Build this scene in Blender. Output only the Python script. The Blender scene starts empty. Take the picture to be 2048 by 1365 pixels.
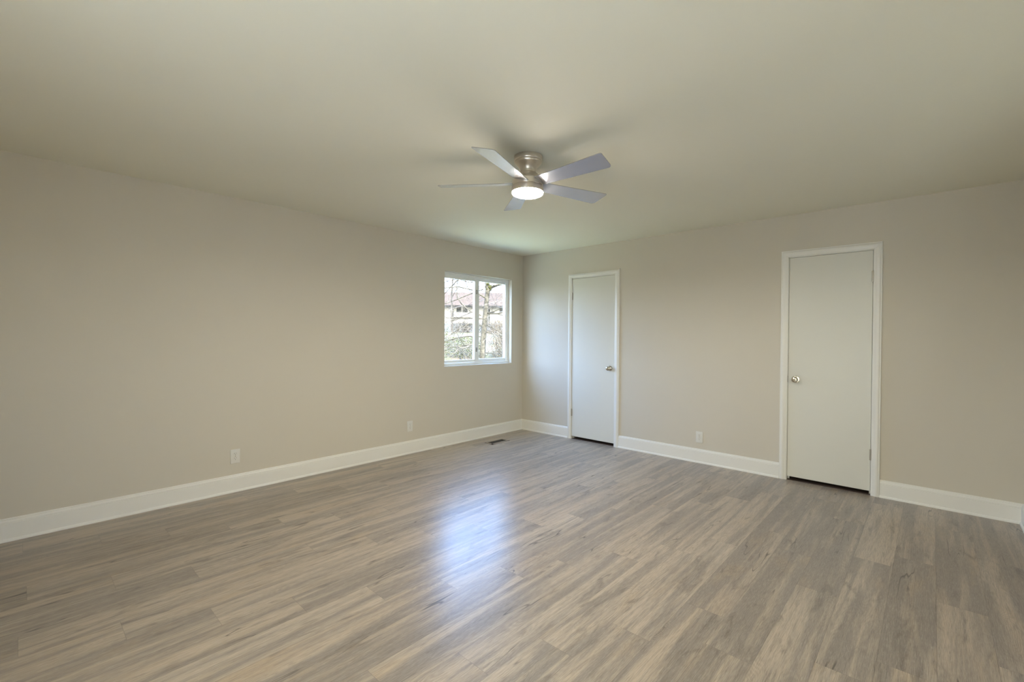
import bpy, bmesh, math, random
from math import pi, sin, cos, radians as rad, hypot, atan2
from mathutils import Vector, Matrix

scene = bpy.context.scene
COL = scene.collection

# ------------------------------------------------------------------ camera
cam_data = bpy.data.cameras.new('camera')
cam = bpy.data.objects.new('camera', cam_data); COL.objects.link(cam)
F = Vector((-0.67812938, 0.73487615, -0.00987834))
R = Vector((0.73485114, 0.67819577, 0.00665552))
U = Vector((-0.01159043, 0.0027458, 0.99992906))
CAM = Vector((4.25569508, -4.82709168, 1.30671306))
m = Matrix((R, U, -F)).transposed().to_4x4(); m.translation = CAM
cam.matrix_world = m
cam_data.sensor_width = 36.0
cam_data.lens = 912.3643 / 2048 * 36.0
cam_data.clip_start = 0.02; cam_data.clip_end = 500
scene.camera = cam

# ------------------------------------------------------------------ view / cycles
vs = scene.view_settings
scene.display_settings.display_device = 'sRGB'
vs.view_transform = 'Standard'; vs.look = 'None'; vs.gamma = 1.0; vs.use_curve_mapping = False
vs.exposure = 0.32
cy = scene.cycles
cy.use_denoising = True
cy.max_bounces = 14; cy.diffuse_bounces = 10; cy.glossy_bounces = 6; cy.transparent_max_bounces = 16
cy.caustics_reflective = False; cy.caustics_refractive = False
cy.sample_clamp_indirect = 6.0

# ------------------------------------------------------------------ world: pale daylight sky, bluer overhead
SKY_WARM = (0.73, 0.69, 0.60)
W = bpy.data.worlds.new('sky'); scene.world = W; W.use_nodes = True
nt = W.node_tree; nt.nodes.clear()
out = nt.nodes.new('ShaderNodeOutputWorld'); bg = nt.nodes.new('ShaderNodeBackground')
tc = nt.nodes.new('ShaderNodeTexCoord'); sp = nt.nodes.new('ShaderNodeSeparateXYZ'); cr = nt.nodes.new('ShaderNodeValToRGB')
nt.links.new(tc.outputs['Generated'], sp.inputs[0]); nt.links.new(sp.outputs['Z'], cr.inputs[0])
# hazy warm glow of the sky on the sun's side (behind the house, to the viewer's right)
dotn = nt.nodes.new('ShaderNodeVectorMath'); dotn.operation = 'DOT_PRODUCT'; dotn.inputs[1].default_value = (0.71, -0.70, 0.0)
nt.links.new(tc.outputs['Generated'], dotn.inputs[0])
mrs = nt.nodes.new('ShaderNodeMapRange'); mrs.interpolation_type = 'SMOOTHSTEP'; mrs.inputs[1].default_value = 0.0; mrs.inputs[2].default_value = 0.6
nt.links.new(dotn.outputs['Value'], mrs.inputs[0])
mxs = nt.nodes.new('ShaderNodeMix'); mxs.data_type = 'RGBA'; nt.links.new(mrs.outputs[0], mxs.inputs[0])
nt.links.new(cr.outputs[0], mxs.inputs[6]); mxs.inputs[7].default_value = (SKY_WARM[0], SKY_WARM[1], SKY_WARM[2], 1)
nt.links.new(mxs.outputs[2], bg.inputs[0]); nt.links.new(bg.outputs[0], out.inputs[0])
e = cr.color_ramp.elements
e[0].position = 0.0; e[0].color = (0.62, 0.64, 0.66, 1)
e[1].position = 1.0; e[1].color = (0.42, 0.78, 1.6, 1)
k = cr.color_ramp.elements.new(0.12); k.color = (0.50, 0.66, 0.97, 1)
k = cr.color_ramp.elements.new(0.4); k.color = (0.38, 0.66, 1.28, 1)
bg.inputs[1].default_value = 13.0

# ------------------------------------------------------------------ sun (high, over the roof towards the garden)
sd = bpy.data.lights.new('sun', 'SUN'); sd.energy = 24.0; sd.angle = rad(0.6); sd.color = (1.0, 0.95, 0.86)
sun = bpy.data.objects.new('sun', sd); COL.objects.link(sun)
sun.rotation_euler = Vector((-0.85, 0.42, -1.3)).to_track_quat('-Z', 'Y').to_euler()
sun.location = (3, 0, 8)

# portals only guide the sampling of the sky through the window openings
def portal(loc, direction, w, h):
    d = bpy.data.lights.new('window_portal', 'AREA'); d.shape = 'RECTANGLE'; d.size = w; d.size_y = h
    d.cycles.is_portal = True
    o = bpy.data.objects.new('window_portal', d); COL.objects.link(o); o.location = loc
    o.rotation_euler = Vector(direction).to_track_quat('-Z', 'Z').to_euler()

H = 2.44            # ceiling height
XR = 4.743          # right wall
YB = -5.75          # wall behind the camera
WY0, WY1, WZ0, WZ1 = -1.397, -0.228, 0.945, 2.083      # window opening in the left wall
BX0, BX1, BZ0, BZ1 = 3.0, 4.65, 0.04, 2.15                # unseen window opening behind the camera, added to light the room
SY0, SY1, SZ0, SZ1 = -2.7, -1.5, 1.20, 2.08              # unseen side window in the right wall, added as fill, under the added overhang
portal((XR+0.17, (SY0+SY1)/2, (SZ0+SZ1)/2), (-1, 0, 0), SY1-SY0, SZ1-SZ0)
portal((-0.17, (WY0+WY1)/2, (WZ0+WZ1)/2), (1, 0, 0), WY1-WY0, WZ1-WZ0)
portal(((BX0+BX1)/2, YB-0.17, (BZ0+BZ1)/2), (0, 1, 0), BX1-BX0, BZ1-BZ0)

# ================================================================== materials
def new_mat(name):
    mt = bpy.data.materials.new(name); mt.use_nodes = True
    t = mt.node_tree; b = t.nodes['Principled BSDF']
    return mt, t, b
def N(t, kind, **kw):
    n = t.nodes.new(kind)
    for a, v in kw.items():
        if a.startswith('i_'):
            n.inputs[int(a[2:])].default_value = v
        else: setattr(n, a, v)
    return n
def mixc(t, a, b, f, mode='MIX'):
    n = t.nodes.new('ShaderNodeMix'); n.data_type = 'RGBA'; n.blend_type = mode
    for sock, v in ((n.inputs[0], f), (n.inputs[6], a), (n.inputs[7], b)):
        if hasattr(v, 'links') or hasattr(v, 'is_output'): t.links.new(v, sock)
        else: sock.default_value = v
    return n.outputs[2]
def mth(t, op, a, b=None, c=None, clamp=False):
    n = t.nodes.new('ShaderNodeMath'); n.operation = op; n.use_clamp = clamp
    for i, v in enumerate((a, b, c)):
        if v is None: continue
        if hasattr(v, 'is_output'): t.links.new(v, n.inputs[i])
        else: n.inputs[i].default_value = v
    return n.outputs[0]
def paint(name, col, rough=0.55, bump=0.05, scale=260, var=0.02):
    mt, t, b = new_mat(name)
    tc = N(t, 'ShaderNodeTexCoord')
    nz = N(t, 'ShaderNodeTexNoise'); nz.inputs['Scale'].default_value = 1.3; nz.inputs['Detail'].default_value = 3
    t.links.new(tc.outputs['Object'], nz.inputs['Vector'])
    dark = tuple(c*(1-var) for c in col)+(1,); light = tuple(min(1, c*(1+var)) for c in col)+(1,)
    t.links.new(mixc(t, dark, light, nz.outputs['Fac']), b.inputs['Base Color'])
    b.inputs['Roughness'].default_value = rough
    n2 = N(t, 'ShaderNodeTexNoise'); n2.inputs['Scale'].default_value = scale; n2.inputs['Detail'].default_value = 2
    t.links.new(tc.outputs['Object'], n2.inputs['Vector'])
    bp = N(t, 'ShaderNodeBump'); bp.inputs['Strength'].default_value = bump; bp.inputs['Distance'].default_value = 0.0006
    t.links.new(n2.outputs['Fac'], bp.inputs['Height']); t.links.new(bp.outputs[0], b.inputs['Normal'])
    return mt
M = {}
M['wall'] = paint('greige_wall_paint', (0.60, 0.56, 0.474), 0.6, 0.08)
M['ceiling'] = paint('ceiling_paint', (0.765, 0.75, 0.64), 0.75, 0.1)
M['trim'] = paint('white_trim_paint', (0.78, 0.77, 0.72), 0.35, 0.02, 120)
M['door'] = paint('white_door_paint', (0.69, 0.685, 0.62), 0.4, 0.03, 90)
M['vinyl'] = paint('white_vinyl', (0.82, 0.84, 0.82), 0.3, 0.0)
M['plastic'] = paint('white_plastic', (0.70, 0.69, 0.64), 0.3, 0.0)
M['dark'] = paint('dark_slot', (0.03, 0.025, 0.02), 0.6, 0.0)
M['slot'] = paint('outlet_slot', (0.10, 0.095, 0.085), 0.6, 0.0)
M['wood_raw'] = paint('dark_threshold', (0.10, 0.07, 0.055), 0.7, 0.0)
def metal(name, col, rough, brushed=False):
    mt, t, b = new_mat(name)
    b.inputs['Base Color'].default_value = (*col, 1); b.inputs['Metallic'].default_value = 1.0; b.inputs['Roughness'].default_value = rough
    if brushed:
        tc = N(t, 'ShaderNodeTexCoord'); mp = N(t, 'ShaderNodeMapping'); mp.inputs['Scale'].default_value = (3, 3, 260)
        nz = N(t, 'ShaderNodeTexNoise'); nz.inputs['Scale'].default_value = 4
        t.links.new(tc.outputs['Object'], mp.inputs[0]); t.links.new(mp.outputs[0], nz.inputs['Vector'])
        t.links.new(mth(t, 'MULTIPLY_ADD', nz.outputs['Fac'], 0.2, rough-0.08), b.inputs['Roughness'])
    return mt
M['nickel'] = metal('brushed_nickel', (0.74, 0.68, 0.60), 0.30, True)
M['satin'] = metal('satin_nickel', (0.60, 0.56, 0.474), 0.22)
M['hinge'] = metal('hinge_nickel', (0.46, 0.43, 0.37), 0.38)
M['latch'] = metal('latch_metal', (0.30, 0.31, 0.29), 0.4)
mt, t, b = new_mat('silver_blade'); M['blade'] = mt
b.inputs['Base Color'].default_value = (0.55, 0.555, 0.585, 1); b.inputs['Roughness'].default_value = 0.27; b.inputs['Metallic'].default_value = 0.8
b.inputs['Coat Weight'].default_value = 0.4; b.inputs['Coat Roughness'].default_value = 0.2
mt, t, b = new_mat('lit_diffuser'); M['lamp'] = mt
b.inputs['Base Color'].default_value = (0.9, 0.9, 0.9, 1)
b.inputs['Emission Color'].default_value = (1.0, 0.92, 0.83, 1); b.inputs['Emission Strength'].default_value = 230.0
# window glass: thin, mostly clear, mirror-like at grazing angles
mt = bpy.data.materials.new('window_glass'); mt.use_nodes = True; t = mt.node_tree; t.nodes.clear(); M['glass'] = mt
o_ = N(t, 'ShaderNodeOutputMaterial'); mx = N(t, 'ShaderNodeMixShader'); tr = N(t, 'ShaderNodeBsdfTransparent'); gl = N(t, 'ShaderNodeBsdfGlossy')
tr.inputs[0].default_value = (0.95, 0.97, 0.96, 1); gl.inputs['Roughness'].default_value = 0.02
fr = N(t, 'ShaderNodeFresnel'); geo_ = N(t, 'ShaderNodeNewGeometry')
t.links.new(mth(t, 'MULTIPLY_ADD', geo_.outputs['Backfacing'], 1/1.45-1.45, 1.45), fr.inputs[0])   # same reflectance on both faces of the pane
t.links.new(mth(t, 'MULTIPLY', fr.outputs[0], 0.8), mx.inputs[0]); t.links.new(tr.outputs[0], mx.inputs[1]); t.links.new(gl.outputs[0], mx.inputs[2]); t.links.new(mx.outputs[0], o_.inputs[0])

def floor_material():
    mt, t, b = new_mat('weathered_oak_vinyl_planks')
    L = t.links
    uv = N(t, 'ShaderNodeUVMap'); uv.uv_map = 'plank'          # u along the plank, v across, metres
    at = N(t, 'ShaderNodeAttribute'); at.attribute_name = 'plank_tone'   # r: tone, g: random, b: random
    sx = N(t, 'ShaderNodeSeparateXYZ'); L.new(uv.outputs[0], sx.inputs[0])
    sc_ = N(t, 'ShaderNodeSeparateColor'); L.new(at.outputs['Color'], sc_.inputs[0])
    tone, r1, r2 = sc_.outputs[0], sc_.outputs[1], sc_.outputs[2]
    off = N(t, 'ShaderNodeCombineXYZ')
    L.new(mth(t, 'MULTIPLY', r1, 57.0), off.inputs[0]); L.new(mth(t, 'MULTIPLY', r2, 31.0), off.inputs[1]); L.new(mth(t, 'MULTIPLY', r1, 13.0), off.inputs[2])
    vec = N(t, 'ShaderNodeVectorMath', operation='ADD'); L.new(uv.outputs[0], vec.inputs[0]); L.new(off.outputs[0], vec.inputs[1])
    def nz(scale, detail, sxy, rough=0.55, dist=0.0, src=None):
        mp = N(t, 'ShaderNodeMapping'); mp.inputs['Scale'].default_value = (sxy[0], sxy[1], 1)
        L.new(src or vec.outputs[0], mp.inputs[0])
        n = N(t, 'ShaderNodeTexNoise'); n.inputs['Scale'].default_value = scale; n.inputs['Detail'].default_value = detail
        n.inputs['Roughness'].default_value = rough; n.inputs['Distortion'].default_value = dist
        L.new(mp.outputs[0], n.inputs['Vector']); return n.outputs['Fac']
    def ramp(x, a, b_):
        n = N(t, 'ShaderNodeMapRange'); n.clamp = True; n.interpolation_type = 'SMOOTHSTEP'
        n.inputs[1].default_value = a; n.inputs[2].default_value = b_; L.new(x, n.inputs[0]); return n.outputs[0]
    tan = (0.455, 0.368, 0.278, 1); grey = (0.238, 0.206, 0.180, 1); pale = (0.53, 0.452, 0.358, 1); dark = (0.128, 0.104, 0.086, 1); gold = (0.43, 0.32, 0.205, 1)
    base = mixc(t, tan, pale, mth(t, 'MULTIPLY', r2, 0.6))
    s1 = nz(1.0, 3, (0.8, 15), 0.6, 0.5)                        # long soft grey bands along the board
    lo = mth(t, 'ADD', s1, mth(t, 'MULTIPLY', tone, 0.15))
    base = mixc(t, base, grey, mth(t, 'MULTIPLY', ramp(lo, 0.42, 0.68), 0.85))
    s2 = nz(1.0, 4, (1.8, 34), 0.65, 0.4)                        # finer streaks
    base = mixc(t, base, grey, mth(t, 'MULTIPLY', ramp(s2, 0.5, 0.68), 0.50))
    g2 = nz(1.0, 3, (2.2, 8), 0.5, 0.3)
    base = mixc(t, base, gold, mth(t, 'MULTIPLY', ramp(g2, 0.54, 0.74), 0.5))
    pl = nz(1.0, 3, (1.4, 14), 0.5, 0.3)
    base = mixc(t, base, pale, mth(t, 'MULTIPLY', ramp(pl, 0.54, 0.74), 0.5))
    blot = nz(1.0, 4, (2.6, 13), 0.6, 1.4)
    base = mixc(t, base, dark, mth(t, 'MULTIPLY', ramp(blot, 0.54, 0.74), 0.65))
    # cathedral grain: contour rings of a stretched noise
    mpw = N(t, 'ShaderNodeMapping'); mpw.inputs['Scale'].default_value = (1.3, 7.5, 1); L.new(vec.outputs[0], mpw.inputs[0])
    warp = N(t, 'ShaderNodeTexNoise'); warp.inputs['Scale'].default_value = 1.3; warp.inputs['Detail'].default_value = 1; L.new(mpw.outputs[0], warp.inputs['Vector'])
    ring = mth(t, 'SINE', mth(t, 'MULTIPLY', warp.outputs['Fac'], 260.0))
    ringa = mth(t, 'MULTIPLY', mth(t, 'MULTIPLY_ADD', ring, 0.5, 0.5), ramp(nz(1.0, 2, (2.0, 6), 0.5), 0.46, 0.62))
    base = mixc(t, base, dark, mth(t, 'MULTIPLY', ringa, 0.20))
    # fine fibres and pale flecks
    fib = nz(1.0, 3, (14, 520), 0.6)
    base = mixc(t, base, dark, mth(t, 'MULTIPLY', ramp(fib, 0.40, 0.68), 0.50))
    base = mixc(t, base, (0.52, 0.48, 0.42, 1), mth(t, 'MULTIPLY', ramp(nz(1.0, 3, (30, 420), 0.7), 0.48, 0.70), 0.36))
    # knots: a dark eye with pale scratches around
    vo = N(t, 'ShaderNodeTexVoronoi'); vo.inputs['Scale'].default_value = 1.0
    mk = N(t, 'ShaderNodeMapping'); mk.inputs['Scale'].default_value = (1.5, 5.5, 1); L.new(vec.outputs[0], mk.inputs[0]); L.new(mk.outputs[0], vo.inputs['Vector'])
    kd = mth(t, 'ADD', vo.outputs['Distance'], mth(t, 'MULTIPLY', mth(t, 'SUBTRACT', nz(1.0, 4, (18, 40), 0.7), 0.5), 0.16))
    keep = mth(t, 'GREATER_THAN', vo.outputs['Color'], 0.62)
    base = mixc(t, base, dark, mth(t, 'MULTIPLY', mth(t, 'MULTIPLY', mth(t, 'SUBTRACT', 1.0, ramp(kd, 0.02, 0.20)), keep), 0.7))
    krg = mth(t, 'MULTIPLY_ADD', mth(t, 'SINE', mth(t, 'MULTIPLY', kd, 190.0)), 0.5, 0.5)
    base = mixc(t, base, pale, mth(t, 'MULTIPLY', mth(t, 'MULTIPLY', krg, mth(t, 'SUBTRACT', 1.0, ramp(kd, 0.08, 0.26))), mth(t, 'MULTIPLY', keep, 0.40)))
    # cracks: thin dark wandering lines
    ck = mth(t, 'ABSOLUTE', mth(t, 'SUBTRACT', nz(1.0, 3, (0.45, 6.0), 0.6, 0.15), 0.5))
    ckm = mth(t, 'MULTIPLY', mth(t, 'SUBTRACT', 1.0, ramp(ck, 0.0, 0.007)), ramp(nz(1.0, 2, (2.5, 5), 0.5), 0.52, 0.62))
    base = mixc(t, base, (0.05, 0.042, 0.036, 1), mth(t, 'MULTIPLY', ckm, 0.8))
    # seams
    PW = 0.1815
    ev = mth(t, 'MINIMUM', sx.outputs[1], mth(t, 'SUBTRACT', PW, sx.outputs[1]))
    eu = mth(t, 'MINIMUM', sx.outputs[0], mth(t, 'SUBTRACT', 1.22, sx.outputs[0]))
    ed = mth(t, 'MINIMUM', ev, eu)
    seam = mth(t, 'SUBTRACT', 1.0, ramp(ed, 0.0004, 0.0016))
    base = mixc(t, base, (0.07, 0.055, 0.045, 1), mth(t, 'MULTIPLY', seam, 0.34))
    L.new(base, b.inputs['Base Color'])
    L.new(mth(t, 'MULTIPLY_ADD', fib, 0.08, 0.27), b.inputs['Roughness'])
    b.inputs['Specular IOR Level'].default_value = 0.6
    b.inputs['Coat Weight'].default_value = 0.15; b.inputs['Coat Roughness'].default_value = 0.28
    hgt = mth(t, 'SUBTRACT', mth(t, 'MULTIPLY', fib, 0.5), mth(t, 'MULTIPLY', seam, 1.0))
    bp = N(t, 'ShaderNodeBump'); bp.inputs['Strength'].default_value = 0.22; bp.inputs['Distance'].default_value = 0.0006
    L.new(hgt, bp.inputs['Height']); L.new(bp.outputs[0], b.inputs['Normal'])
    return mt
M['floor'] = floor_material()

def noisy(name, c1, c2, scale, rough=0.9, detail=6):
    mt, t, b = new_mat(name)
    tc = N(t, 'ShaderNodeTexCoord'); nz = N(t, 'ShaderNodeTexNoise'); nz.inputs['Scale'].default_value = scale; nz.inputs['Detail'].default_value = detail; nz.inputs['Roughness'].default_value = 0.7
    t.links.new(tc.outputs['Object'], nz.inputs['Vector'])
    mr = N(t, 'ShaderNodeMapRange'); mr.inputs[1].default_value = 0.38; mr.inputs[2].default_value = 0.62; t.links.new(nz.outputs['Fac'], mr.inputs[0])
    t.links.new(mixc(t, (*c1, 1), (*c2, 1), mr.outputs[0]), b.inputs['Base Color']); b.inputs['Roughness'].default_value = rough; b.inputs['Specular IOR Level'].default_value = 0.08
    return mt
M['bark'] = noisy('grey_bark', (0.033, 0.032, 0.028), (0.111, 0.103, 0.090), 14)
M['twig'] = noisy('twig_bark', (0.064, 0.056, 0.050), (0.191, 0.175, 0.155), 3)
M['fartwig'] = noisy('far_twig_bark', (0.058, 0.056, 0.057), (0.114, 0.107, 0.106), 2)
M['moss'] = noisy('moss', (0.034, 0.038, 0.014), (0.052, 0.052, 0.023), 10)
M['ground'] = noisy('leaf_litter_and_grass', (0.062, 0.064, 0.037), (0.100, 0.081, 0.059), 0.9)
M['bounce_lawn'] = noisy('pale_bounce_lawn', (0.40, 0.42, 0.25), (0.46, 0.46, 0.30), 1.5)
M['bounce'] = noisy('pale_bounce_slab', (0.60, 0.56, 0.474), (0.66, 0.62, 0.55), 2)
M['leaf'] = noisy('spring_leaf', (0.041, 0.059, 0.018), (0.086, 0.094, 0.041), 3)
M['dryleaf'] = noisy('dry_leaf', (0.080, 0.059, 0.038), (0.132, 0.108, 0.077), 3)
M['siding'] = noisy('white_siding', (0.433, 0.433, 0.435), (0.486, 0.488, 0.489), 2, 0.7)
M['shingle'] = noisy('brown_shingle', (0.048, 0.034, 0.025), (0.064, 0.046, 0.034), 5, 0.9)
M['gutter'] = noisy('grey_gutter', (0.014, 0.015, 0.019), (0.017, 0.019, 0.022), 2, 0.6)
M['hglass'] = noisy('house_window_glass', (0.028, 0.034, 0.041), (0.037, 0.045, 0.051), 3, 0.3)
M['bluedoor'] = noisy('blue_grey_shutter', (0.017, 0.025, 0.034), (0.020, 0.031, 0.039), 3, 0.6)
M['ventwood'] = paint('register_wood', (0.31, 0.26, 0.205), 0.5, 0.0)
M['ventdark'] = paint('register_bronze', (0.06, 0.055, 0.045), 0.45, 0.0)

# ================================================================== mesh helpers
class MB:
    def __init__(s): s.bm = bmesh.new()
    def box(s, x0, y0, z0, x1, y1, z1, bevel=0.0, seg=2):
        r = bmesh.ops.create_cube(s.bm, size=1.0); vs_ = r['verts']
        for v in vs_: v.co = Vector(((x0+x1)/2+v.co.x*(x1-x0), (y0+y1)/2+v.co.y*(y1-y0), (z0+z1)/2+v.co.z*(z1-z0)))
        if bevel:
            ed = set(e for v in vs_ for e in v.link_edges)
            bmesh.ops.bevel(s.bm, geom=list(ed), offset=bevel, segments=seg, profile=0.5, affect='EDGES')
        return s
    def lathe(s, prof, n=64, origin=(0, 0, 0), axis='Z', cap0=False, cap1=False):
        rings = []
        for r, h in prof:
            ring = []
            for i in range(n):
                a = 2*pi*i/n
                if axis == 'Z': p_ = (r*cos(a), r*sin(a), h)
                elif axis == 'Y': p_ = (r*cos(a), h, r*sin(a))
                else: p_ = (h, r*cos(a), r*sin(a))
                ring.append(s.bm.verts.new(Vector(p_)+Vector(origin)))
            rings.append(ring)
        for a, b_ in zip(rings, rings[1:]):
            for i in range(n):
                s.bm.faces.new((a[i], a[(i+1) % n], b_[(i+1) % n], b_[i]))
        if cap0: s.bm.faces.new(rings[0][::-1])
        if cap1: s.bm.faces.new(rings[-1])
        return s
    def prism(s, poly, fn, a, b_, closed=True):
        """poly: 2D points, fn(p, t) -> 3D, extruded between a and b_ (numbers or per-point lists)"""
        A = [s.bm.verts.new(fn(p_, a)) for p_ in poly]; B = [s.bm.verts.new(fn(p_, b_)) for p_ in poly]
        n = len(poly)
        for i in range(n if closed else n-1):
            s.bm.faces.new((A[i], A[(i+1) % n], B[(i+1) % n], B[i]))
        if closed: s.bm.faces.new(A[::-1]); s.bm.faces.new(B)
        return s
    def tube(s, pts, rad_, n=6):
        prev = None
        for i, (p_, r) in enumerate(zip(pts, rad_)):
            p_ = Vector(p_)
            d = (Vector(pts[min(i+1, len(pts)-1)])-Vector(pts[max(i-1, 0)]))
            if d.length < 1e-6: d = Vector((0, 0, 1))
            d.normalize(); u = d.orthogonal().normalized(); v = d.cross(u)
            ring = [s.bm.verts.new(p_+u*cos(2*pi*j/n)*r+v*sin(2*pi*j/n)*r) for j in range(n)]
            if prev:
                for j in range(n): s.bm.faces.new((prev[j], prev[(j+1) % n], ring[(j+1) % n], ring[j]))
            prev = ring
        return s
    def build(s, name, mat, parent=None, smooth=False, loc=None, angle=40):
        bm = s.bm
        bmesh.ops.recalc_face_normals(bm, faces=bm.faces)
        me = bpy.data.meshes.new(name); 
        if smooth:
            for f in bm.faces: f.smooth = True
            for e_ in bm.edges:
                if len(e_.link_faces) == 2 and e_.calc_face_angle(0) > rad(angle): e_.smooth = False
        bm.to_mesh(me); bm.free()
        o = bpy.data.objects.new(name, me); COL.objects.link(o)
        if mat: me.materials.append(mat)
        if parent: o.parent = parent
        if loc is not None: o.location = loc
        return o
def empty(name, loc=(0, 0, 0), rz=0):
    o = bpy.data.objects.new(name, None); COL.objects.link(o); o.location = loc; o.rotation_euler = (0, 0, rz); o.empty_display_size = 0.1
    return o
def tag(o, label=None, cat=None, group=None, kind=None):
    if label: o['label'] = label
    if cat: o['category'] = cat
    if group: o['group'] = group
    if kind: o['kind'] = kind
    return o
def struct(o, label, cat): return tag(o, label, cat, kind='structure')

# ================================================================== room shell
def build_floor():
    bm = bmesh.new(); uvl = bm.loops.layers.uv.new('plank'); cl = bm.loops.layers.float_color.new('plank_tone')
    PW = 0.1815; rnd = random.Random(11)
    joint = {-1: -0.2, 0: -0.95, 1: -0.507, 2: -1.25, 3: -1.43, 4: -0.805, 5: -1.62, 6: -1.375, 7: -0.55, 8: -2.077, 9: -1.16, 10: -1.466, 11: -1.755,
             12: -0.853, 13: -1.16, 14: -1.465, 15: -1.768, 16: -0.855, 17: -1.17, 18: -0.51, 19: -0.83, 20: -1.14, 21: -0.2, 22: -0.5, 23: -0.815, 24: -1.15, 25: -0.4}
    tones = {(6, 0): 0.9, (4, 1): 0.95, (2, 1): 0.9, (0, 0): 0.85, (6, 2): 0.8, (8, 2): 0.6, (12, 2): 0.1, (7, 2): 0.1, (3, 0): 0.0, (1, 1): 0.75}
    for n in range(-1, 26):
        xa, xb = 4.646-(n+1)*PW, 4.646-n*PW
        y = joint[n]
        while y < 0.7: y += 1.22
        while y > YB-0.3:
            y0, y1 = y-1.22, y
            idx = round((joint[n]-y1)/1.22)+1
            tone = tones.get((n, idx), max(0.0, min(1.0, rnd.gauss(0.35, 0.28)))); g, b_ = rnd.random(), rnd.random()
            cxa, cxb = max(xa, -0.02), min(xb, XR+0.02); cy0, cy1 = max(y0, YB-0.02), min(y1, 0.75)
            if cxb > cxa and cy1 > cy0:
                vsx = [bm.verts.new((x_, y_, 0)) for x_, y_ in ((cxa, cy0), (cxb, cy0), (cxb, cy1), (cxa, cy1))]
                f = bm.faces.new(vsx)
                for lp in f.loops:
                    lp[uvl].uv = (lp.vert.co.y-y0, lp.vert.co.x-xa); lp[cl] = (tone, g, b_, 1)
            y -= 1.22
    # sub floor below so that the floor has thickness
    r = bmesh.ops.create_cube(bm, size=1.0)
    for v in r['verts']: v.co = Vector((XR/2+v.co.x*(XR+0.04), (YB+0.75)/2+v.co.y*(0.75-YB+0.04), -0.09+v.co.z*0.16))
    me = bpy.data.meshes.new('floor'); bm.to_mesh(me); bm.free(); me.materials.append(M['floor'])
    o = bpy.data.objects.new('floor', me); COL.objects.link(o)
    return struct(o, 'wood-look plank floor in weathered tan and grey running towards the doors', 'floor')
build_floor()
struct(MB().box(-0.16, YB-0.16, H, XR+1.25, 0.9, H+0.15).build('ceiling', M['ceiling']), 'smooth painted ceiling, plain and off-white', 'ceiling')  # slab runs past the right wall as an added overhang, keeps direct sun out

TW = 0.16
w = MB()
w.box(-TW, YB-TW, -0.02, 0, WY0, H); w.box(-TW, WY1, -0.02, 0, 0.0, H)
w.box(-TW, WY0, -0.02, 0, WY1, WZ0); w.box(-TW, WY0, WZ1, 0, WY1, H)
struct(w.build('wall_left', M['wall']), 'long greige wall with the small window near its far end', 'wall')
D1 = (0.838, 1.479); D2 = (3.262, 3.899); DZ = 2.062      # rough openings in the far wall
w = MB()
for a, b_ in ((-TW, D1[0]), (D1[1], D2[0]), (D2[1], XR+TW)): w.box(a, 0, -0.02, b_, 0.12, H)
for a, b_ in (D1, D2): w.box(a, 0, DZ, b_, 0.12, H)
struct(w.build('wall_far', M['wall']), 'greige wall holding the two flush white doors', 'wall')
w = MB()
w.box(XR, YB-TW, -0.02, XR+TW, SY0, H); w.box(XR, SY1, -0.02, XR+TW, 0.0, H); w.box(XR, SY0, -0.02, XR+TW, SY1, SZ0); w.box(XR, SY0, SZ1, XR+TW, SY1, H)
struct(w.build('wall_right', M['wall']), 'greige side wall at the right edge of the view', 'wall')
w = MB()
w.box(0, YB-TW, -0.02, BX0, YB, H); w.box(BX1, YB-TW, -0.02, XR, YB, H); w.box(BX0, YB-TW, -0.02, BX1, YB, BZ0); w.box(BX0, YB-TW, BZ1, BX1, YB, H)
struct(w.build('wall_back', M['wall']), 'greige wall behind the viewpoint with an added wide window', 'wall')
w = MB()
w.box(-TW, 0.74, -0.02, XR+TW, 0.86, H)
for x in (0.30, 2.1, 4.5): w.box(x, 0.12, -0.02, x+0.08, 0.74, H)
struct(w.build('wall_closet', M['wood_raw']), 'dark inner walls of the closets behind the doors', 'wall')

# ---- baseboards: moulded cap, flat face, small shoe at the floor; extruded along each wall
BB = [(0, 0), (0.022, 0), (0.022, 0.008), (0.0195, 0.015), (0.0145, 0.019), (0.0145, 0.1125), (0.0115, 0.1145), (0.0115, 0.1165), (0.0145, 0.1185), (0.0135, 0.127), (0.010, 0.1325), (0.0075, 0.1340), (0.0075, 0.1358), (0.0095, 0.1375), (0.006, 0.143), (0, 0.144)]
def baseboard(name, fn, a, b_, label):
    struct(MB().prism(BB, fn, a, b_).build(name, M['trim']), label, 'baseboard')
baseboard('baseboard_left', lambda p_, t_: Vector((p_[0], t_ - (p_[0] if t_ > -1 else 0), p_[1])), YB, 0.0, 'white moulded baseboard along the window wall')
mb = MB()
for a, b_ in ((0.0, 0.799), (1.533, 3.213), (3.945, XR)):
    mb.prism(BB, lambda p_, t_, a=a, b_=b_: Vector(((t_+p_[0]) if t_ == 0.0 else ((t_-p_[0]) if t_ == XR else t_), -p_[0], p_[1])), a, b_)
struct(mb.build('baseboard_far', M['trim']), 'white moulded baseboard broken by the two doors', 'baseboard')
baseboard('baseboard_right', lambda p_, t_: Vector((XR-p_[0], t_ - (p_[0] if t_ > -1 else 0), p_[1])), YB, 0.0, 'short piece of white baseboard at the right edge')

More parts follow.
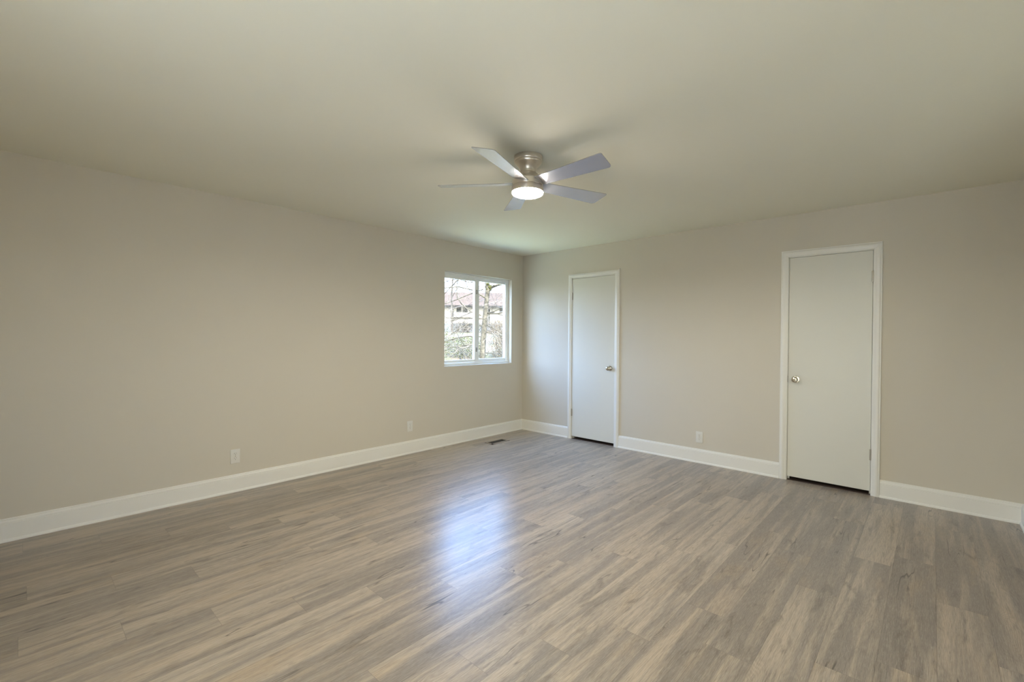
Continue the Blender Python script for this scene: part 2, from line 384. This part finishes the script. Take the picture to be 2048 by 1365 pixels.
# ---- doors
def make_door(idx, sx0, sx1, cx0, cx1, top, hinge_left, labels):
    """sx: slab edges, cx: outer casing edges"""
    root = empty('door_%d' % idx, ((sx0+sx1)/2, 0, 0)); struct(root, labels, 'door')
    ox = (sx0+sx1)/2
    g = 0.0025
    # jamb lining
    j = MB()
    j.box(sx0-0.015-g-ox, -0.001, 0, sx0-g-ox, 0.118, top+g+0.012); j.box(sx1+g-ox, -0.001, 0, sx1+g+0.015-ox, 0.118, top+g+0.012)
    j.box(sx0-0.015-g-ox, -0.001, top+g, sx1+0.015+g-ox, 0.118, top+g+0.0125)
    # stops behind the slab
    j.box(sx0-g-ox, 0.040, 0, sx0+0.010-ox, 0.052, top+g); j.box(sx1-0.010-ox, 0.040, 0, sx1+g-ox, 0.052, top+g); j.box(sx0-ox, 0.040, top-0.010, sx1-ox, 0.052, top+g)
    j.build('door_jamb', M['trim'], root)
    # casing, mitred, rounded profile (offset from inner edge, projection)
    cw = None
    prof = [(0.0, 0.0), (0.0, 0.010), (0.004, 0.0125), (0.012, 0.0125), (0.016, 0.0145), (0.026, 0.019), (0.036, 0.020), (0.042, 0.018), (0.0445, 0.0155), (0.048, 0.0165), (0.052, 0.0155), (0.053, 0.0)]
    def casing(mbx, ix, ox_, sgn, z1):
        wdt = abs(ox_-ix); k_ = wdt/0.053
        pr = [(a*k_, b_) for a, b_ in prof]
        A = [mbx.bm.verts.new((ix+sgn*a-ox, -b_, 0)) for a, b_ in pr]; B = [mbx.bm.verts.new((ix+sgn*a-ox, -b_, z1+a)) for a, b_ in pr]
        n = len(pr)
        for i in range(n): mbx.bm.faces.new((A[i], A[(i+1) % n], B[(i+1) % n], B[i]))
        mbx.bm.faces.new(A); mbx.bm.faces.new(B)
        return pr
    il, ir = sx0-0.006, sx1+0.006; it = top+0.008
    for nm, ix, oxx, sg in (('l', il, cx0, -1), ('r', ir, cx1, 1)):
        c = MB(); casing(c, ix, oxx, sg, it); c.build('door_casing', M['trim'], root, smooth=True, angle=50)
    c = MB(); kk = (il-cx0)/0.053
    A = [c.bm.verts.new((il-a*kk-ox, -b_, it+a*kk)) for a, b_ in prof]; B = [c.bm.verts.new((ir+a*(cx1-ir)/0.053-ox, -b_, it+a*kk)) for a, b_ in prof]
    n = len(prof)
    for i in range(n): c.bm.faces.new((A[i], A[(i+1) % n], B[(i+1) % n], B[i]))
    c.build('door_casing', M['trim'], root, smooth=True, angle=50)
    MB().box(sx0-ox, 0.0, 0.034, sx1-ox, 0.035, top, 0.0015, 1).build('door_slab', M['door'], root)
    # knob: rose, neck, faceted-round knob
    kx = (sx1-0.057 if hinge_left else sx0+0.060)-ox; kz = 0.932
    kb = MB()
    kb.lathe([(0.0005, 0.0), (0.033, 0.0), (0.033, -0.004), (0.030, -0.008), (0.020, -0.010)], 40, (kx, 0, kz), 'Y')
    kn = kb.build('door_knob_rose', M['satin'], root, smooth=True)
    kb = MB()
    kb.lathe([(0.020, -0.008), (0.013, -0.012), (0.012, -0.030), (0.017, -0.035), (0.024, -0.041), (0.027, -0.049), (0.026, -0.057), (0.020, -0.063), (0.009, -0.066), (0.0085, -0.0645), (0.0005, -0.0645)], 40, (kx, 0, kz), 'Y')
    kb.build('door_knob', M['satin'], root, smooth=True, angle=25)
    # latch strike on the jamb edge
    lx = (sx1+g if hinge_left else sx0-g)-ox
    MB().box(lx-0.0022, -0.0025, kz-0.029, lx+0.0022, 0.010, kz+0.029).build('strike_plate', M['hinge'], root)
    hx = (sx0-0.001 if hinge_left else sx1+0.001)-ox; s = 1 if hinge_left else -1
    for hz in (1.827, 0.338):
        hb = MB()
        z = hz-0.045
        for q in range(5):
            hb.lathe([(0.0002, z+q*0.018+0.0006), (0.0062, z+q*0.018+0.0006), (0.0062, z+q*0.018+0.0174), (0.0002, z+q*0.018+0.0174)], 16, (hx, -0.0065, 0))
        hb.lathe([(0.0002, z+0.094), (0.004, z+0.092), (0.0045, z+0.089)], 12, (hx, -0.0065, 0))
        hb.box(hx-0.010, -0.0012, z, hx+0.010, 0.0008, z+0.09)
        hb.build('hinge', M['hinge'], root)
    MB().box(sx0-0.015-ox, 0.0, 0.0002, sx1+0.015-ox, 0.12, 0.0022).build('threshold', M['wood_raw'], root)
    return root
make_door(1, 0.853, 1.464, 0.799, 1.533, 2.050, True, 'narrow flush white door beside the window corner, hinges on its left')
make_door(2, 3.277, 3.883, 3.213, 3.945, 2.045, False, 'flush white door nearer the right edge, hinges on its right')

# ---- window in the left wall: horizontal slider
def frame_ring(mb_, y0, z0, y1, z1, x0, x1, wl, wr, wb, wt, bev=0.002):
    mb_.box(x0, y0, z0, x1, y0+wl, z1, bev, 1); mb_.box(x0, y1-wr, z0, x1, y1, z1, bev, 1)
    mb_.box(x0, y0+wl, z0, x1, y1-wr, z0+wb, bev, 1); mb_.box(x0, y0+wl, z1-wt, x1, y1-wr, z1, bev, 1)
win = empty('window_1', (0, (WY0+WY1)/2, WZ0)); struct(win, 'white sliding window in the left wall looking out on bare trees', 'window')
oy, oz = (WY0+WY1)/2, WZ0
def wl(mb_, name, mat, parent):
    o = mb_.build(name, mat, parent); 
    for v in o.data.vertices: v.co.y -= oy; v.co.z -= oz
    return o
f = MB(); frame_ring(f, WY0, WZ0, WY1, WZ1, -0.15, -0.058, 0.018, 0.018, 0.030, 0.034)
f.box(-0.105, WY1-0.045, WZ0+0.03, -0.072, WY1-0.018, WZ1-0.034, 0.002, 1)       # glazing bead side
f.box(-0.100, WY1-0.034, WZ0+0.03, -0.064, WY1-0.016, WZ1-0.034, 0.002, 1)
f.box(-0.130, -0.83, WZ0+0.03, -0.088, -0.755, WZ1-0.034, 0.002, 1)              # fixed meeting stile
f.box(-0.125, -0.80, WZ0+0.03, -0.085, WY1-0.018, 1.013, 0.002, 1); f.box(-0.125, -0.80, 2.022, -0.085, WY1-0.018, WZ1-0.034, 0.002, 1)
fr_o = wl(f, 'window_frame', M['vinyl'], win)
s_ = MB(); frame_ring(s_, -1.377, 0.977, -0.808, 2.047, -0.086, -0.064, 0.034, 0.044, 0.033, 0.036)
sash = wl(s_, 'window_sash', M['vinyl'], win)
wl(MB().box(-0.077, -1.345, 1.008, -0.073, -0.85, 2.013), 'window_pane', M['glass'], win)
wl(MB().box(-0.107, -0.757, 1.011, -0.103, WY1-0.043, 2.024), 'window_pane', M['glass'], win)
for z in (1.875, 1.135):
    l_ = MB(); l_.box(-0.066, -0.832, z-0.028, -0.058, -0.812, z+0.028, 0.002, 1); l_.box(-0.060, -0.828, z-0.008, -0.046, -0.818, z+0.022, 0.002, 1)
    wl(l_, 'window_latch', M['latch'], win)

# ---- added window behind the camera, daylight fill for the room
w2 = empty('fill_window_2', ((BX0+BX1)/2, YB, BZ0)); struct(w2, 'wide white window behind the viewpoint, unseen, added to light the room', 'window')
f = MB()
def bb(m_, x0, z0, x1, z1): m_.box(x0-(BX0+BX1)/2, -0.12, z0-BZ0, x1-(BX0+BX1)/2, -0.06, z1-BZ0, 0.002, 1)
bb(f, BX0, BZ0, BX0+0.05, BZ1); bb(f, BX1-0.05, BZ0, BX1, BZ1); bb(f, BX0, BZ0, BX1, BZ0+0.05); bb(f, BX0, BZ1-0.05, BX1, BZ1); bb(f, (BX0+BX1)/2-0.03, BZ0, (BX0+BX1)/2+0.03, BZ1)
f.build('window_frame', M['vinyl'], w2)
MB().box(-(BX1-BX0)/2+.04, -0.092, 0.04, (BX1-BX0)/2-.04, -0.088, BZ1-BZ0-.04).build('window_pane', M['glass'], w2)

w3 = empty('fill_window_3', (XR, (SY0+SY1)/2, SZ0)); struct(w3, 'white side window in the right wall, unseen, added to light the room', 'window')
f = MB(); hy, hz_ = (SY1-SY0)/2, SZ1-SZ0
for a in ((-hy, 0, -hy+.05, hz_), (hy-.05, 0, hy, hz_), (-hy, 0, hy, .05), (-hy, hz_-.05, hy, hz_), (-.025, 0, .025, hz_)): f.box(0.06, a[0], a[1], 0.12, a[2], a[3], 0.002, 1)
f.build('window_frame', M['vinyl'], w3)
MB().box(0.088, -hy+.04, .04, 0.092, hy-.04, hz_-.04).build('window_pane', M['glass'], w3)

# ================================================================== outlets
def make_outlet():
    root = empty('wall_outlet')
    p_ = MB(); p_.box(-0.0355, -0.0058, -0.0585, 0.0355, 0.0, 0.0585, 0.003, 3); p_.build('cover_plate', M['plastic'], root, smooth=True)
    for z in (-0.0195, 0.0195):
        rc = MB()
        poly = []
        for i in range(48):
            a = 2*pi*i/48; poly.append((0.0172*cos(a), max(-0.0140, min(0.0140, 0.0172*sin(a)))))
        rc.prism(poly, lambda q, t_: Vector((q[0], t_, q[1]+z)), -0.0078, -0.005)
        r = rc.build('receptacle', M['plastic'], root)
        sl = MB(); sl.box(-0.0075, -0.0081, z+0.0015, -0.0052, -0.0077, z+0.0100); sl.box(0.0052, -0.0081, z+0.0025, 0.0072, -0.0077, z+0.0095)
        sl.lathe([(0.0001, -0.0081), (0.0027, -0.0081), (0.0027, -0.0077)], 14, (0, 0, z-0.0065), 'Y')
        sl.build('socket_slots', M['slot'], r)
    sc_ = MB(); sc_.lathe([(0.0001, -0.0078), (0.0022, -0.0074), (0.0032, -0.0056)], 16, (0, 0, 0), 'Y'); sc_.build('screw', M['satin'], root)
    return root
def copy_tree(o, parent=None):
    c = o.copy(); COL.objects.link(c); c.parent = parent
    for ch in list(o.children): copy_tree(ch, c)
    return c
out0 = make_outlet(); proto_ = out0
spots = [((0, -3.603, 0.295), pi/2, 'white duplex wall outlet on the left wall, nearest the viewer'),
         ((0, -1.878, 0.303), pi/2, 'white duplex wall outlet on the left wall, between window and nearer outlet'),
         ((2.475, 0, 0.267), 0, 'white duplex wall outlet on the door wall, between the two doors')]
for i, (l, rz, lab) in enumerate(spots):
    o = out0 if i == 0 else copy_tree(out0)
    o.location = l; o.rotation_euler = (0, 0, rz); tag(o, lab, 'outlet', 'duplex outlets low on the walls')

# ================================================================== floor register
vr = empty('floor_vent', (0.303, -0.80, 0)); tag(vr, 'small slotted floor register below the window by the baseboard', 'vent')
f = MB(); x0, x1, y0, y1 = -0.068, 0.068, -0.152, 0.152; hz = 0.004
for b_ in ((x0, y0, x1, y0+0.028), (x0, y1-0.022, x1, y1), (x0, y0, x0+0.020, y1), (x1-0.034, y0, x1, y1)): f.box(b_[0], b_[1], 0.0002, b_[2], b_[3], hz, 0.001, 1)
f.build('vent_frame', M['ventwood'], vr)
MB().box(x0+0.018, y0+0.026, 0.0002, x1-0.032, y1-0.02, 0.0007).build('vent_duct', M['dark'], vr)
s_ = MB()
yy = y0+0.034
while yy < y1-0.028:
    s_.box(x0+0.02, yy, 0.0007, x1-0.034, yy+0.004, 0.0034); yy += 0.0105
s_.box(-0.010, y0+0.028, 0.0007, -0.004, y1-0.022, 0.0034)
tag(s_.build('vent_slats', M['ventdark'], vr), 'dark bronze slats')

# ================================================================== ceiling fan
FX, FY = 2.368, -2.642
fan = empty('ceiling_fan', (FX, FY, H)); fan.rotation_euler = (-0.018, 0, 0); tag(fan, 'five-blade brushed nickel flush-mount ceiling fan with glowing round light', 'ceiling fan')
p_ = [(0.001, 0.0025), (0.0885, 0.0025), (0.0895, -0.002), (0.0895, -0.026), (0.088, -0.031), (0.0855, -0.033), (0.0855, -0.036), (0.0845, -0.042), (0.078, -0.050), (0.066, -0.060), (0.057, -0.070), (0.051, -0.080), (0.0485, -0.088)]
MB().lathe(p_, 72).build('ceiling_canopy', M['nickel'], fan, smooth=True)
p_ = [(0.0485, -0.088), (0.0500, -0.0885), (0.0500, -0.101), (0.0488, -0.102), (0.0488, -0.104), (0.052, -0.106), (0.064, -0.112), (0.075, -0.122), (0.083, -0.133), (0.0875, -0.143), (0.0885, -0.1465), (0.086, -0.148), (0.0935, -0.150), (0.0970, -0.153), (0.0970, -0.187), (0.0945, -0.1885)]
MB().lathe(p_, 72).build('motor_housing', M['nickel'], fan, smooth=True)
p_ = [(0.0945, -0.1895), (0.0985, -0.190), (0.0997, -0.192), (0.0997, -0.2255), (0.0985, -0.226), (0.0960, -0.225), (0.001, -0.222)]
MB().lathe(p_, 72).build('light_housing', M['nickel'], fan, smooth=True)
p_ = [(0.0955, -0.2245), (0.0985, -0.2265), (0.0980, -0.230), (0.094, -0.236), (0.083, -0.241), (0.05, -0.2450), (0.0005, -0.247)]
tag(MB().lathe(p_, 72).build('lamp_diffuser', M['lamp'], fan, smooth=True), 'glowing white round diffuser')
for a in (200, 320, 80):
    MB().lathe([(0.0005, 0.0), (0.003, 0.0), (0.003, 0.0015)], 12, (0.0885, 0, -0.014), 'X').build('canopy_screw', M['hinge'], fan).rotation_euler = (0, 0, rad(a+90))
def blade_mesh():
    pts = []
    # outline (u radial, v across); leading corner sharper, both rounded
    def arc(cu, cv, r, a0, a1, n=8):
        for i in range(n+1):
            a = rad(a0+(a1-a0)*i/n); pts.append((cu+r*cos(a), cv+r*sin(a)))
    r0, rt = 0.093, 0.585
    pts.append((r0, -0.047)); 
    arc(rt-0.012-0.002, -0.068+0.012, 0.012, -90, -5)
    arc(rt-0.016-0.020, 0.068-0.022, 0.022, 5, 90)
    pts.append((r0, 0.047))
    return pts
bp_ = blade_mesh()
for k in range(5):
    b_ = MB()
    ph = rad(-13.0)
    n_ = len(bp_)
    T = [b_.bm.verts.new((u, v*cos(ph), v*sin(ph)+0.0022)) for u, v in bp_]; B = [b_.bm.verts.new((u, v*cos(ph), v*sin(ph)-0.0022)) for u, v in bp_]
    b_.bm.faces.new(T); b_.bm.faces.new(B[::-1])
    for i in range(n_): b_.bm.faces.new((T[i], B[i], B[(i+1) % n_], T[(i+1) % n_]))
    bl = b_.build('fan_blade', M['blade'], fan, loc=(0, 0, -0.171)); bl.rotation_euler = (0, 0, rad(-1.4+72*k))
    # bracket hidden between blade and motor
    a_ = MB(); a_.box(0.080, -0.020, 0.003, 0.150, 0.020, 0.007, 0.001, 1)
    br = a_.build('blade_bracket', M['nickel'], bl); br.rotation_euler = (ph, 0, 0)

# ================================================================== outside
def hgt(x, y):
    r = hypot(x, y+0.8)
    P = [(0, -1.6), (6.2, -1.45), (8.2, 0.3), (12, 0.95), (20, 1.7), (32, 2.3), (60, 2.8), (140, 3.2)]
    for (a, za), (b_, zb) in zip(P, P[1:]):
        if r <= b_: return za+(zb-za)*(r-a)/(b_-a)
    return 3.2
g = bmesh.new(); rows = []
radii = [6.2, 8, 10, 12, 15, 20, 26, 32, 45, 60, 90, 140]
radii = [0.5, 2, 3, 4, 5, 6] + [7, 8, 10, 12, 15, 20, 26, 32, 45, 60, 90, 140]
rnd = random.Random(3)
for r in radii:
    row = []
    for i in range(72):
        a = 2*pi*i/72; x, y = r*cos(a), -0.8+r*sin(a)
        row.append(g.verts.new((x, y, hgt(x, y) + (rnd.uniform(-.12, .12) if r > 8 else 0))))
    rows.append(row)
g.faces.new(rows[0])
for a, b_ in zip(rows, rows[1:]):
    for i in range(72): g.faces.new((a[i], a[(i+1) % 72], b_[(i+1) % 72], b_[i]))
# the hill must not come up inside the room: keep it low under the house
for v in g.verts:
    if -1.5 < v.co.x < 8 and -9 < v.co.y < 2.5: v.co.z = min(v.co.z, -1.4)
bmesh.ops.recalc_face_normals(g, faces=g.faces)
me = bpy.data.meshes.new('ground'); g.to_mesh(me); g.free(); me.materials.append(M['ground'])
gd = bpy.data.objects.new('ground', me); COL.objects.link(gd); struct(gd, 'sunlit bank of grass and fallen leaves outside the window', 'ground')

lw = MB()
for i in range(24):
    a0, a1 = 2*pi*i/24, 2*pi*(i+1)/24
    q_ = [(1.9*cos(a0), 1.9*sin(a0)), (6.1*cos(a0), 6.1*sin(a0)), (6.1*cos(a1), 6.1*sin(a1)), (1.9*cos(a1), 1.9*sin(a1))]
    if all(x < -0.9 for x, y in q_):
        lw.bm.faces.new([lw.bm.verts.new((x, y-0.8, hgt(x, y-0.8)+0.03)) for x, y in q_])
struct(lw.build('bounce_lawn', M['bounce_lawn']), 'unseen pale flat grass below the window, added to bounce light up', 'bounce_lawn')  # out of view, added pale so sunlight bounces up through the small window
struct(MB().box(-0.16, -20, -0.12, 14, YB-TW-0.001, -0.03).build('bounce_slab', M['bounce']), 'unseen pale slab behind the viewpoint, added to bounce light indoors', 'bounce_slab')  # added reflector outside the back window, throws sunlight onto the ceiling

def grow(mb_, p0, d0, L, r, depth, rnd, n=5, spread=0.6, up=0.12, kids=(2, 4), seg=4, twig_mb=None, minr=0.006):
    tgt = twig_mb if (twig_mb is not None and depth <= 1) else mb_
    pts = [Vector(p0)]; rr = [r]; d = Vector(d0).normalized()
    for i in range(seg):
        d = (d+Vector((rnd.gauss(0, 1), rnd.gauss(0, 1), rnd.gauss(0, 1)))*0.16+Vector((0, 0, up*0.3))).normalized()
        pts.append(pts[-1]+d*L/seg); rr.append(max(minr*0.5, r*(1-0.65*(i+1)/seg)))
    tgt.tube(pts, rr, n if depth > 1 else 3)
    if depth == 0: return
    for c in range(rnd.randint(*kids)):
        k = rnd.randint(1, seg); t_ = rnd.random(); a = pts[k-1].lerp(pts[k], t_); ra = rr[k-1]*(1-t_)+rr[k]*t_
        ax = Vector((rnd.gauss(0, 1), rnd.gauss(0, 1), rnd.gauss(0, 0.7))).normalized()
        nd = ((pts[k]-pts[k-1]).normalized()*(1-spread)+ax*spread+Vector((0, 0, up))).normalized()
        grow(mb_, a, nd, L*rnd.uniform(0.5, 0.8), max(minr, ra*0.62), depth-1, rnd, n, spread, up, kids, seg, twig_mb, minr)

# the near tree, seen through the right-hand pane
tree = empty('bare_tree', (-5.2, 4.12, 0.0)); tag(tree, 'large bare tree with mossy fork standing just outside the right pane', 'tree')
rnd = random.Random(5)
b_ = MB(); tw = MB()
tk = [(-0.02, -0.02, -0.6), (0.01, 0.0, 0.3), (0.03, 0.03, 0.75), (0.045, 0.04, 1.2), (0.07, 0.065, 1.65), (0.10, 0.09, 2.1), (0.125, 0.115, 2.5), (0.145, 0.135, 2.70), (0.09, 0.085, 2.95), (0.03, 0.03, 3.6), (-0.1, 0.1, 4.6), (0.0, 0.2, 6.2)]
b_.tube(tk, [0.13, 0.095, 0.086, 0.080, 0.078, 0.068, 0.066, 0.085, 0.045, 0.04, 0.03, 0.015], 14)
b_.tube([(0.14, 0.13, 2.66), (0.24, 0.22, 2.72), (0.43, 0.39, 2.80), (0.9, 0.9, 3.1)], [0.065, 0.045, 0.036, 0.025], 8)
for pts_, ra_, rb_ in (([(-0.45, -0.42, 3.3), (-0.49, -0.45, 2.93), (-0.52, -0.47, 2.72), (-0.50, -0.46, 2.4), (-0.41, -0.38, 2.22), (-0.23, -0.2, 2.02), (0.0, 0.0, 1.9)], 0.012, 0.020),
        ([(-0.95, -0.9, 2.7), (-0.72, -0.67, 2.86), (-0.5, -0.46, 2.94), (-0.25, -0.23, 2.84), (0.08, 0.08, 2.9)], 0.009, 0.018),
        ([(-0.85, -0.8, 1.15), (-0.70, -0.64, 1.29), (-0.49, -0.45, 1.5), (-0.33, -0.31, 1.62), (-0.18, -0.16, 1.65), (0.06, 0.05, 1.6)], 0.008, 0.018),
        ([(0.06, 0.06, 1.65), (0.25, 0.22, 1.55), (0.48, 0.43, 1.37), (0.8, 0.75, 1.3)], 0.015, 0.006),
        ([(0.09, 0.08, 2.0), (0.25, 0.24, 1.99), (0.45, 0.41, 1.9), (0.8, 0.75, 1.92)], 0.018, 0.008)):
    n_ = len(pts_)
    b_.tube(pts_, [ra_+(rb_-ra_)*i/(n_-1) for i in range(n_)], 7)
    for i in range(n_-1):
        for q in range(2): grow(tw, Vector(pts_[i]).lerp(Vector(pts_[i+1]), rnd.random()), (rnd.gauss(0, 1), rnd.gauss(0, 1), rnd.gauss(0, 1)), rnd.uniform(0.3, 0.7), 0.006, 2, rnd, 4, 0.6, 0.0, (2, 4), 4, None, 0.002)
limbs = [((0.30, 0.20, 2.75), (0.5, 0.9, 0.25), 2.2, 0.030), ((0.05, 0.03, 1.95), (0.75, 0.7, -0.08), 2.2, 0.026), ((0.04, 0.02, 1.80), (-0.7, -0.75, 0.35), 2.2, 0.022), ((0.1, 0.06, 2.4), (-0.6, -0.75, 0.65), 2.2, 0.026),
         ((0.04, 0.02, 1.45), (0.7, 0.75, -0.30), 1.7, 0.018), ((0.03, 0.02, 1.30), (-0.7, -0.8, 0.05), 2.3, 0.018), ((0.03, 0.0, 1.05), (-0.5, -0.9, -0.15), 2.0, 0.016), ((0.02, 0, 3.2), (-0.6, -0.8, 0.1), 3.0, 0.028),
         ((0.02, 0, 3.4), (-0.7, -0.6, -0.35), 2.4, 0.02), ((0.02, 0, 3.5), (0.6, 0.5, -0.2), 2.4, 0.02), ((0.02, 0, 3.3), (0.6, 0.5, 0.6), 2.8, 0.03), ((-0.05, 0.05, 4.2), (-0.5, 0.3, 0.7), 2.6, 0.03),
         ((0.0, 0.0, 0.85), (0.6, 0.8, 0.15), 1.6, 0.014), ((0.05, 0.04, 2.65), (-0.7, -0.6, -0.25), 2.2, 0.018), ((0.0, 0.0, 0.75), (-0.6, -0.8, 0.3), 1.8, 0.014)]
for p0, d, L_, r_ in limbs: grow(b_, p0, d, L_, r_, 3, rnd, 6, 0.55, 0.02, (4, 6), 5, tw, 0.0025)
b_.build('trunk', M['bark'], tree, smooth=True, angle=80)
tag(tw.build('twigs', M['twig'], tree), 'fine pale twigs', kind='stuff')
ms = MB()
for q in range(26):
    a = rnd.uniform(0, 2*pi); r_ = bmesh.ops.create_icosphere(ms.bm, subdivisions=1, radius=rnd.uniform(0.018, 0.045))
    c = Vector((0.15+0.075*cos(a), 0.135+0.075*sin(a), 2.70+rnd.uniform(-0.09, 0.10)))
    for v in r_['verts']: v.co = v.co*rnd.uniform(.7, 1.2)+c
tag(ms.build('moss_clump', M['moss'], tree), 'yellow-green moss at the fork')

# a thin near sapling with a drooping branch in the left pane
def bare_tree(name, x, y, h, r, seed, label, mat, depth=3, group=None, lean=(0, 0), limbs_=9, low=0.25, sp_=0.55, minr=0.006):
    z = hgt(x, y); root = empty(name, (x, y, z)); tag(root, label, 'tree', group)
    rn = random.Random(seed); b1 = MB(); t1 = MB()
    pts = [Vector((lean[0]*h*(i/6)**1.3+rn.gauss(0, .02)*h*0.3, lean[1]*h*(i/6)**1.3+rn.gauss(0, .02)*h*0.3, h*i/6-0.2)) for i in range(7)]
    rr = [r*(1-0.85*i/6) for i in range(7)]
    b1.tube(pts, rr, 7)
    for q in range(limbs_):
        f_ = low+(0.95-low)*q/(limbs_-1); k = min(5, int(f_*6)); p0 = pts[k].lerp(pts[k+1], f_*6-k)
        a = rn.uniform(0, 2*pi)
        grow(b1, p0, (cos(a), sin(a), rn.uniform(0.2, 0.9)), h*0.38*(1-0.4*f_), r*(1-0.8*f_)*0.5, depth, rn, 5, sp_, 0.10, (2, 4), 4, t1, minr)
    b1.build('trunk', mat, root); tag(t1.build('twigs', mat, root), kind='stuff')
    return root
bare_tree('bare_sapling', -7.6, 2.2, 4.2, 0.014, 21, 'slim bare sapling seen through the left pane, in front of the shrubs', M['bark'], 3, None, (0.05, 0.1), 11, 0.2, 0.55, 0.0025)
far = [(-38.0, 25.9, 11, .18, 1, 'bare grey tree rising behind the left half of the neighbouring roof'), (-33.9, 30.3, 11.5, .18, 2, 'bare grey tree rising behind the middle of the neighbouring roof'),
       (-29.8, 34.7, 11.5, .18, 3, 'bare grey tree rising behind the right half of the neighbouring roof')]
for x, y, h, r, sd_, lab in far: bare_tree('background_tree', x, y, h, r, sd_, lab, M['fartwig'], 4, 'trees behind the neighbouring house', (0, 0), 10, 0.2, 0.6, 0.011)
bare_tree('thicket_tree', -14.5, 10.8, 6.5, .07, 7, 'thin bare tree in front of the house, left of the window middle', M['fartwig'], 4, 'thin trees in front of the house', (0, 0), 10, 0.12, 0.6, 0.005)
bare_tree('thicket_tree', -12.6, 13.0, 6.5, .07, 8, 'thin bare tree in front of the house, right of the large trunk', M['fartwig'], 4, 'thin trees in front of the house', (0, 0), 10, 0.12, 0.6, 0.005)

# shrubs on the bank
def shrub(name, x, y, rx, h, seed, label, mtw, mleaf=None, nt_=60, nl=0, leaf=0.05, group=None):
    z = hgt(x, y); root = empty(name, (x, y, z)); tag(root, label, 'shrub', group)
    rn = random.Random(seed); t1 = MB(); lf = MB()
    for q in range(nt_):
        a = rn.uniform(0, 2*pi); s0 = rn.uniform(0, 0.6)*rx; p0 = Vector((s0*cos(a), s0*sin(a), -0.1))
        d = Vector((rn.gauss(0, 0.5), rn.gauss(0, 0.5), 1))
        grow(t1, p0, d, h*rn.uniform(0.6, 1.0), 0.010, 2, rn, 3, 0.5, 0.1, (2, 3), 3, None, 0.005)
    t1.build('stems', mtw, root)
    if nl:
        for q in range(nl):
            a = rn.uniform(0, 2*pi); rr_ = rx*math.sqrt(rn.random()); zz = rn.random()
            c = Vector((rr_*cos(a)*(1-0.4*zz), rr_*sin(a)*(1-0.4*zz), h*zz*0.95))
            u = Vector((rn.gauss(0, 1), rn.gauss(0, 1), rn.gauss(0, 1))).normalized(); v = u.orthogonal().normalized(); s2 = leaf*rn.uniform(.6, 1.3)
            vv = [lf.bm.verts.new(c+u*s2*a1+v*s2*b1+u.cross(v)*s2*c1) for a1, b1, c1 in ((-1, 0, 0), (0, .45, .12), (1, 0, 0), (0, -.45, .12))]
            lf.bm.faces.new(vv)
        lf.build('leaves', mleaf, root)
    return root
shrub('green_shrub', -7.5, 5.5, 0.9, 0.75, 31, 'green leafy shrub low in the left pane', M['twig'], M['leaf'], 34, 3200, 0.020, 'shrubs on the bank')
shrub('green_shrub', -8.9, 5.3, 0.8, 0.8, 32, 'green leafy shrub at the left edge of the left pane', M['twig'], M['leaf'], 30, 1500, 0.022, 'shrubs on the bank')
shrub('dry_shrub', -6.5, 6.6, 0.8, 0.75, 33, 'tan leafy shrub low in the right pane beside the trunk', M['twig'], M['dryleaf'], 50, 2600, 0.018, 'shrubs on the bank')
shrub('dry_shrub', -8.3, 8.6, 1.1, 1.0, 34, 'tan leafy shrub higher up the bank in the right pane', M['twig'], M['dryleaf'], 55, 2600, 0.022, 'shrubs on the bank')
for i, (x, y, lab) in enumerate(((-15.5, 10.0, 'bare grey bush below the left end of the house'), (-14.3, 11.6, 'bare grey bush below the gutter pipe of the house'), (-13.0, 12.6, 'bare grey bush below the middle of the house, behind the trunk'), (-11.8, 14.4, 'bare grey bush below the right end of the house'))):
    shrub('bare_bush', x, y, 1.4, 0.72, 40+i, lab, M['fartwig'], None, 120, 0, 0, 'bare bushes up the bank')

# neighbouring house
hc = Vector((-25.1, 22.2, 0)); ang = atan2(0.735, 0.678)
hs = empty('neighbour_house', (hc.x, hc.y, 0), ang); tag(hs, 'white house with a brown shingle roof across the garden', 'house')
EZ, RZ, HL = 3.97, 5.35, 10.0       # local: x along the facade, y away from the viewer
MB().box(-HL, 0, 0.5, HL, 7, EZ).build('wall', M['siding'], hs)
r_ = MB()
sec = [(-0.55, EZ-0.02), (3.5, RZ+0.1), (7.55, EZ-0.02), (7.55, EZ-0.16), (3.5, RZ-0.06), (-0.55, EZ-0.16)]
r_.prism(sec, lambda q, t_: Vector((t_, q[0], q[1])), -HL-0.5, HL+0.5); r_.build('roof', M['shingle'], hs)
MB().box(-HL-0.5, -0.66, EZ-0.17, HL+0.5, -0.55, EZ-0.03).build('gutter', M['gutter'], hs)
MB().box(-1.95, -0.08, 0.5, -1.87, -0.01, EZ-0.1).build('downspout', M['gutter'], hs)
for xa, xb, za, zb in ((-1.6, -0.62, 3.38, 3.84), (1.0, 1.3, 2.3, 3.84), (2.15, 2.85, 3.38, 3.84), (-5.2, -4.2, 3.0, 3.84)):
    wn = MB(); wn.box(xa-.05, -0.04, za-.05, xb+.05, 0.01, za); wn.box(xa-.05, -0.04, zb, xb+.05, 0.01, zb+.05); wn.box(xa-.05, -0.04, za, xa, 0.01, zb); wn.box(xb, -0.04, za, xb+.05, 0.01, zb); wn.box((xa+xb)/2-.02, -0.03, za, (xa+xb)/2+.02, 0.01, zb)
    wo = wn.build('window', M['siding'], hs)
    MB().box(xa, -0.015, za, xb, 0.005, zb).build('pane', M['bluedoor'] if xb-xa < .4 else M['hglass'], wo)
